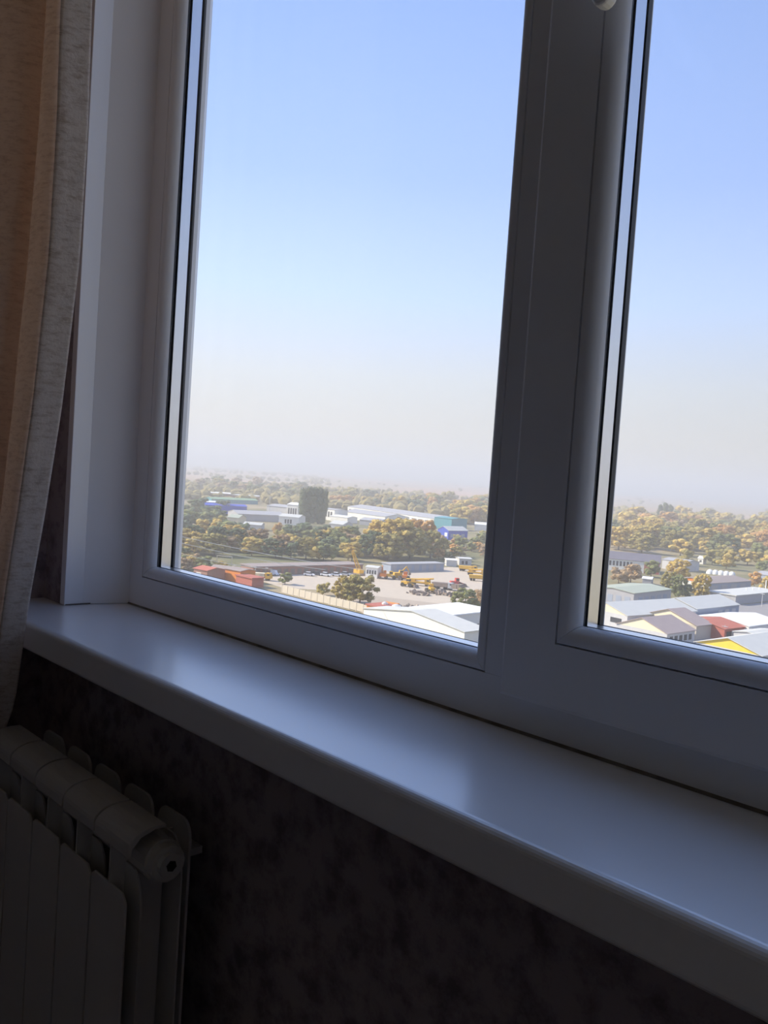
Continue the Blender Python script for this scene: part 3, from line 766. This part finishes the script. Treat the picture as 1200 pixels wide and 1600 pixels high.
P = W(561, 899, G); cr = tag(empty('lattice_crane', (P.x, P.y, G), 0), 'old yellow lattice boom crane leaning left in the yard', 'crane')
md_ = pxm(P); tip = RT * (-13 * md_) + Vector((0, 0, 38 * md_)); tip.z = 38 * md_
lattice(cr, (0, 0, 1.8), tip, .8, .35, 'mach_yellow', 10, .16)
MB().box(-2, 2, -1.5, 1.5, 0, .9).build('base', 'scrap', cr); MB().box(-2.2, 1.4, -1.2, 1.2, .9, 2.6).build('machine_house', 'mach_yellow', cr)
P = W(456, 741, G); c2 = tag(empty('tower_crane', (P.x, P.y, G)), 'tiny distant crane in the haze above the poplars', 'crane')
mm = pxm(P); lattice(c2, (0, 0, 0), RT * (16 * mm) + Vector((0, 0, 13 * mm)), 1.0, .6, 'steel', 9, .35)
lattice(c2, (0, 0, 0), Vector((0, 0, 8 * mm)), 1.0, .8, 'steel', 6, .35).name = 'mast'

# masts, poles and overhead wires
for x, y, hpx, lab in ((420, 812, 36, 'tall pale mast in the warehouses left of poplars'), (365, 905, 24, 'thin wooden pole in front of the orange shed'), (398, 906, 22, 'thin pole left of the box truck'), (416, 905, 20, 'thin pole right of the box truck'), (438, 908, 14, 'short pole by the white van'),
                       (509, 806, 32, 'slender mast beside the white block'), (1131, 1000, 24, 'lamp post beside the red workshop'), (1124, 1018, 18, 'short lamp post left of the yellow gable'), (1190, 948, 22, 'tall white post right of canopy')):
    P = W(x, y, G); h = hpx * pxm(P); root = tag(empty('pole', (P.x, P.y, G)), lab, 'pole')
    r = .35 * pxm(P) + .06
    MB().tube((0, 0, 0), (0, 0, h), r, 8, r * .6).build('shaft', 'w_pale' if hpx > 20 else 'bark', root)
    MB().box(-.9, .9, -.08, .08, h - .6, h - .42).build('cross_arm', 'steel', root)
P = W(338, 890, G); gp = tag(empty('gantry', (P.x, P.y, G), .7), 'thin pale goal shaped gantry left of the orange shed', 'gantry')
MB().box(-.12, .12, -.12, .12, 0, 5.5).build('leg', 'w_cream', gp); MB().box(5.9, 6.1, -.12, .12, 0, 5.5).build('leg', 'w_cream', gp); MB().box(-.12, 6.1, -.12, .12, 5.4, 5.65).build('beam', 'w_cream', gp)


def at_depth(px, py, d):
    v = fw + RT * ((px - 600) / F_PX) - UP * ((py - 800) / F_PX); return CAM + v * d


for k, (a, b, da, db) in enumerate((((281, 836), (560, 893), 210, 235), ((281, 846), (500, 893), 208, 228), ((279, 862), (420, 893), 205, 220))):
    p, q = at_depth(*a, da), at_depth(*b, db); d = (q - p); p = p - d * .5; q = q + d * .04; mb = MB(); N = 26; prev = None
    for i in range(N + 1):
        t = i / N; c = p.lerp(q, t); c.z += 1.2 * (4 * (t - .5) ** 2 - .36)
        if prev is not None: mb.tube(prev, c, .07, 5)
        prev = c
    tag(mb.build('overhead_wire', 'wire'), ('topmost', 'middle', 'lowest')[k] + ' overhead wire crossing the lower left trees', 'wire', 'overhead wires')


# ------------------------------------------------------------------ trees
def leaf_mat(name, c):
    m = bpy.data.materials.new(name); m.use_nodes = True
    n = m.node_tree.nodes; l = m.node_tree.links; b = n['Principled BSDF']; b.inputs['Roughness'].default_value = .9; b.inputs['Specular IOR Level'].default_value = .15
    oi = n.new('ShaderNodeObjectInfo'); t = n.new('ShaderNodeTexCoord'); no = n.new('ShaderNodeTexNoise'); no.inputs['Scale'].default_value = .55; no.inputs['Detail'].default_value = 5
    ad = n.new('ShaderNodeMath'); ad.operation = 'ADD'; ml = n.new('ShaderNodeMath'); ml.operation = 'MULTIPLY'; ml.inputs[1].default_value = .30
    l.new(t.outputs['Object'], no.inputs[0]); l.new(oi.outputs['Random'], ml.inputs[0]); l.new(ml.outputs[0], ad.inputs[0]); l.new(no.outputs[0], ad.inputs[1])
    r = n.new('ShaderNodeValToRGB'); e = r.color_ramp.elements; e[0].position = .40; e[1].position = .88
    e[0].color = (*[x * .82 for x in c], 1); e[1].color = (min(1, c[0] * 1.30), c[1] * 1.2, c[2] * 1.1, 1)
    l.new(ad.outputs[0], r.inputs[0]); l.new(r.outputs[0], b.inputs['Base Color'])
    return m


LEAF = {'green': (.19, .21, .085), 'dark': (.105, .14, .075), 'olive': (.30, .26, .085), 'yellow': (.46, .35, .10), 'orange': (.46, .28, .10), 'brown': (.32, .23, .13)}
for k, c in LEAF.items(): M['leaf_' + k] = leaf_mat('leaf_' + k, c)


def ico(r=1.0, sub=1):
    bm = bmesh.new(); bmesh.ops.create_icosphere(bm, subdivisions=sub, radius=r)
    v = [x.co.copy() for x in bm.verts]; fcs = [[y.index for y in x.verts] for x in bm.faces]; bm.free(); return v, fcs


IV, IF = ico(1, 1)


def crown_mesh(seed, shape, tufts=1700):
    """unit tree crown: height about 1, base at z=0"""
    rr = random.Random(seed); vs = []; fs = []; blobs = []
    if shape == 'poplar':
        for k in range(12):
            z = .10 + .82 * k / 11; R_ = .155 * (1 - abs(z - .5) * 1.05) ** .6
            blobs.append((Vector((rr.uniform(-.03, .03), rr.uniform(-.03, .03), z)), R_ * rr.uniform(.8, 1.05), 1.0))
    elif shape == 'big':
        for k in range(80):
            z = rr.uniform(.18, .90); rad_ = .40 * math.sqrt(max(.05, 1 - ((z - .48) / .5) ** 2)); a = rr.uniform(0, 6.283); q = rad_ * rr.random() ** .4
            blobs.append((Vector((q * math.cos(a), q * math.sin(a), z)), rr.uniform(.045, .10), rr.uniform(.7, .95)))
    else:
        for k in range(26):
            z = rr.uniform(.22, .86); rad_ = .36 * math.sqrt(max(.05, 1 - ((z - .48) / .5) ** 2)); a = rr.uniform(0, 6.283); q = rad_ * math.sqrt(rr.random())
            blobs.append((Vector((q * math.cos(a), q * math.sin(a), z)), rr.uniform(.07, .17), rr.uniform(.7, .95)))
    for c, r, sq in blobs:
        o = len(vs)
        for v in IV:
            j = 1 + rr.uniform(-.22, .22); vs.append(c + Vector((v.x * r * j, v.y * r * j, v.z * r * sq * j)))
        fs += [[i + o for i in f_] for f_ in IF]
    for k in range(tufts):
        c, r, sq = rr.choice(blobs); d = Vector((rr.gauss(0, 1), rr.gauss(0, 1), rr.gauss(0, 1))).normalized()
        p = c + Vector((d.x * r, d.y * r, d.z * r * sq)) * rr.uniform(.9, 1.22)
        a = Vector((rr.gauss(0, 1), rr.gauss(0, 1), rr.gauss(0, 1))).normalized(); b = a.cross(d).normalized(); s = rr.uniform(.010, .024)
        o = len(vs); vs += [p + a * s, p - a * s * .6 + b * s, p - a * s * .6 - b * s]; fs.append([o, o + 1, o + 2])
    return vs, fs


SHAPES = {}
for i in range(4): SHAPES[('round', i)] = crown_mesh(100 + i, 'round')
for i in range(3): SHAPES[('big', i)] = crown_mesh(300 + i, 'big', 4200)
for i in range(2): SHAPES[('poplar', i)] = crown_mesh(200 + i, 'poplar')
MESH = {}


def crown(shape, i, leaf):
    key = (shape, i, leaf)
    if key not in MESH:
        vs, fs = SHAPES[(shape, i)]; me = bpy.data.meshes.new('crown'); me.from_pydata([tuple(v) for v in vs], [], fs); me.materials.append(M['leaf_' + leaf]); MESH[key] = me
    return MESH[key]


_tm = MB(); _tm.tube((0, 0, 0), (0, 0, .55), .022, 6, .010); _tm.tube((0, 0, .3), (.12, .05, .55), .010, 5, .005); _tm.tube((0, 0, .34), (-.11, .06, .6), .010, 5, .005)
_t = _tm.build('trunk', 'bark'); TRUNK = _t.data; bpy.data.objects.remove(_t)
TN = [0]
rt_ = random.Random(11)


def tree(px, py, hpx, leaf, label, group=None, wide=1.0, shape='round', trunk=True):
    P = W(px, py, G); h = hpx * pxm(P); shape = 'big' if shape == 'round' and hpx > 33 else shape; i = rt_.randrange({'round': 4, 'big': 3, 'poplar': 2}[shape]); TN[0] += 1
    rz = rt_.uniform(0, 6.28); me = crown(shape, i, leaf)
    nm = 'poplar_tree' if shape == 'poplar' else 'tree'
    if trunk:
        root = empty(nm, (P.x, P.y, G), rz); root.scale = (h * wide, h * wide, h)
        c = bpy.data.objects.new('crown', me); COL.objects.link(c); c.parent = root
        t = bpy.data.objects.new('trunk', TRUNK); COL.objects.link(t); t.parent = root
    else:
        root = bpy.data.objects.new(nm, me); COL.objects.link(root); root.location = (P.x, P.y, G - .12 * h); root.rotation_euler = (0, 0, rz); root.scale = (h * wide, h * wide, h * 1.1)
    tag(root, label, 'tree', group)
    return root


ORD = ['first ', 'second ', 'third ', 'fourth ', 'fifth ', 'sixth ', 'seventh ', 'eighth ', 'ninth ', 'tenth ', 'eleventh ', 'twelfth ', 'thirteenth ', 'fourteenth ', 'fifteenth ', 'sixteenth ', 'seventeenth ', 'eighteenth ', 'nineteenth ', 'twentieth ', 'twenty-first ', 'twenty-second ', 'twenty-third ', 'twenty-fourth ', 'twenty-fifth ']


def belt(n, xr, yr, hr, leaves, what, group, trunk=True, wide=(1.0, 1.5), skip=(), slope=.067, seed=1):
    """n trees with feet in a band of the ground; yr is the band at x = xr[0]"""
    rr = random.Random(seed); k = 0; tries = 0; pts = []; made = []
    while k < n and tries < n * 40:
        tries += 1
        x = rr.uniform(*xr); y0 = rr.uniform(*yr); y = y0 + slope * (x - xr[0])
        if any(a <= x <= b and c <= y <= d for a, b, c, d in skip): continue
        if any(abs(x - a) < 5 and abs(y - b) < 2 for a, b in pts): continue
        pts.append((x, y)); k += 1
        lf = rr.choice(leaves)
        col = {'green': 'green', 'dark': 'dark green', 'olive': 'olive green', 'yellow': 'yellow', 'orange': 'orange', 'brown': 'brownish'}[lf]
        made.append((x, col, tree(x, y, rr.uniform(*hr), lf, f'{col} tree {what}', group, rr.uniform(*wide), trunk=trunk)))
    for col in {c for _, c, _ in made}:
        row = sorted((x, o) for x, c, o in ((x, c, o.name) for x, c, o in made) if c == col)
        for q, (_, nm) in enumerate(row):
            if len(row) > 1: bpy.data.objects[nm]['label'] = f'{ORD[q]}{col} tree from left {what}'


# single trees that stand out
for k in range(5):
    tree(472 + k * 8, 817 + k * .5, 53 + (k in (1, 2, 3)) * 3, 'dark', ('leftmost', 'second', 'middle', 'fourth', 'rightmost')[k] + ' of five tall dark poplars in a clump', 'tall poplar clump', .95, 'poplar')
for k in range(3):
    tree(1030 + k * 8, 820, 31 + (k == 1) * 3, 'dark', ('left', 'middle', 'right')[k] + ' one of three distant dark poplars in right pane', 'distant poplar clump', 1.0, 'poplar')
tree(433, 838, 26, 'orange', 'orange tree glowing left of the poplar foot', None, .8)
tree(562, 945, 50, 'olive', 'large yellowish tree before the concrete fence', None, 1.35)
tree(540, 941, 44, 'yellow', 'yellow tree left of the large yellowish tree', None, 1.2)
tree(726, 958, 40, 'green', 'green bushy tree at mullion above white warehouse', None, 1.3)
tree(748, 950, 32, 'brown', 'brownish tree behind green bushy tree at mullion', None, 1.2)
tree(505, 930, 24, 'olive', 'small olive tree right behind the fence', None, 1.1)
tree(445, 913, 20, 'green', 'small green bush near the short pole', None, 1.3)
tree(595, 868, 60, 'yellow', 'golden tree at the left of big autumn grove', None, 1.15)
tree(622, 872, 66, 'yellow', 'tall yellow tree in the middle of big autumn grove', None, 1.2)
tree(655, 866, 58, 'orange', 'orange tree at the right of big autumn grove', None, 1.15)
tree(640, 874, 54, 'olive', 'olive tree at front of big autumn grove', None, 1.3)
tree(606, 876, 46, 'olive', 'olive tree at the left front of big autumn grove', None, 1.3)
tree(672, 872, 46, 'olive', 'olive tree at the right front of big autumn grove', None, 1.2)
tree(582, 872, 44, 'dark', 'dark tree beside the crane boom tip', None, 1.2)
tree(1095, 937, 42, 'yellow', 'yellow tree before the brown roofed warehouse', None, .95)
tree(1060, 936, 40, 'green', 'dark leafy tree left of white gable', None, .9)
tree(1073, 937, 26, 'dark', 'small dark tree against white gable', None, .9)
tree(1045, 925, 34, 'olive', 'olive tree right of the green roofed warehouse', None, 1.0)
tree(1060, 908, 36, 'yellow', 'yellow tree behind the white gabled warehouse', None, 1.3)
tree(985, 910, 32, 'brown', 'wide brownish tree above the green roof', None, 1.4)
tree(966, 912, 30, 'brown', 'brownish tree at sash edge', None, 1.2)
tree(1017, 902, 28, 'green', 'green tree right of small white shed', None, 1.1)
tree(1178, 918, 26, 'orange', 'small orange tree right of the brown roof', None, 1.0)
tree(1197, 925, 26, 'yellow', 'small yellow tree at right edge above canopy', None, 1.0)

belt(44, (272, 560), (846, 866), (26, 40), ['green', 'green', 'dark', 'olive', 'yellow', 'brown'], 'in the dense belt behind the brick garages', 'tree belt behind garages', slope=.045, seed=3, wide=(1.1, 1.6))
belt(22, (272, 560), (828, 842), (24, 34), ['green', 'dark', 'dark', 'olive', 'yellow'], 'in the rear row of the left belt', 'rear row of left belt', slope=.05, seed=4, wide=(1.1, 1.6), skip=[(350, 415, 800, 838)])
belt(14, (274, 345), (868, 888), (18, 26), ['green', 'yellow', 'olive', 'brown'], 'among the bottom left houses', 'trees among bottom left houses', slope=.2, seed=5)
belt(14, (276, 350), (798, 824), (22, 30), ['green', 'dark'], 'at far left below the blue shed', 'trees below the blue shed', slope=.06, seed=6, wide=(1.1, 1.6))
belt(16, (560, 760), (846, 858), (16, 28), ['green', 'olive', 'orange', 'yellow'], 'in the hedge between grove and blue building', 'hedge by the blue building', slope=.0, seed=7, skip=[(676, 735, 830, 848)])
belt(20, (680, 762), (846, 876), (12, 22), ['olive', 'green', 'brown', 'orange'], 'on the rough ground right of the grove', 'rough ground trees', slope=.02, seed=8, wide=(1.2, 1.8))
belt(34, (300, 480), (754, 768), (12, 20), ['green', 'dark', 'olive', 'brown'], 'in the far wood behind the grandstand', 'far wood at left', False, (1.2, 2.0), slope=.08, seed=9)
belt(44, (480, 765), (774, 790), (14, 24), ['green', 'dark', 'olive', 'orange', 'yellow'], 'in the wood beyond the white halls', 'wood beyond white halls', False, (1.2, 1.9), slope=.06, seed=10)
belt(22, (640, 765), (800, 816), (18, 30), ['orange', 'olive', 'yellow', 'green'], 'right beyond the teal hall', 'trees beyond the teal hall', False, (1.1, 1.6), slope=.04, seed=12, skip=[(640, 712, 795, 822)])
belt(46, (948, 1215), (812, 836), (20, 32), ['yellow', 'olive', 'green', 'yellow', 'brown', 'orange', 'olive'], 'in the far rows of right wood', 'far rows of right wood', False, (1.2, 1.8), slope=.02, seed=13)
belt(40, (948, 1215), (838, 862), (26, 40), ['yellow', 'yellow', 'olive', 'olive', 'green', 'yellow', 'orange'], 'in the near rows of right wood', 'near rows of right wood', True, (1.1, 1.6), slope=.05, seed=14)
belt(16, (1060, 1215), (866, 884), (20, 32), ['yellow', 'olive', 'green'], 'between right wood and brown roofed warehouse', 'trees before right wood', True, (1.1, 1.5), slope=.08, seed=15, skip=[(1085, 1105, 866, 884)])

# far woods, past counting: one carpet of crowns fading into the haze
rr = random.Random(21); fv = []; ff = []; V0, F0 = ico(1, 1)
from mathutils import noise as mnoise
for k in range(5200):
    d = 900 * (5.2 ** rr.random()); a = math.radians(rr.uniform(-78, -10))
    x, y = d * math.sin(a), d * math.cos(a)
    if mnoise.noise(Vector((x * .0022, y * .0022, 3.1))) < (-.15 if d < 1500 else .05): continue
    if d > 1750 and a > math.radians(-50) and rr.random() < .93: continue
    h = rr.uniform(6, 13); w_ = rr.uniform(4, 9); o = len(fv)
    for v in V0:
        j = 1 + rr.uniform(-.2, .2); fv.append((x + v.x * w_ * j, y + v.y * w_ * j, G + h * .45 + v.z * h * .55 * j))
    ff += [[i + o for i in f_] for f_ in F0]
me = bpy.data.meshes.new('far_woods'); me.from_pydata(fv, [], ff); me.materials.append(leaf_mat('leaf_far', (.26, .22, .09)))
o = bpy.data.objects.new('far_woods', me); COL.objects.link(o)
tag(o, 'endless far woods thinning out towards the hazy horizon', 'woods', kind='stuff')

# ------------------------------------------------------------------ haze
hm = bpy.data.materials.new('haze'); hm.use_nodes = True
n = hm.node_tree.nodes; n.clear(); ho = n.new('ShaderNodeOutputMaterial'); vs_ = n.new('ShaderNodeVolumeScatter')
vs_.inputs['Color'].default_value = (.93, .885, .83, 1); vs_.inputs['Density'].default_value = .00064; vs_.inputs['Anisotropy'].default_value = .1
hm.node_tree.links.new(vs_.outputs[0], ho.inputs['Volume'])
hz = MB().box(-12000, 5000, .6, 12000, G - 5, G + 125).build('haze', hm)
tag(hz, 'thin pale autumn haze lying over the town and fields', 'haze', kind='stuff')
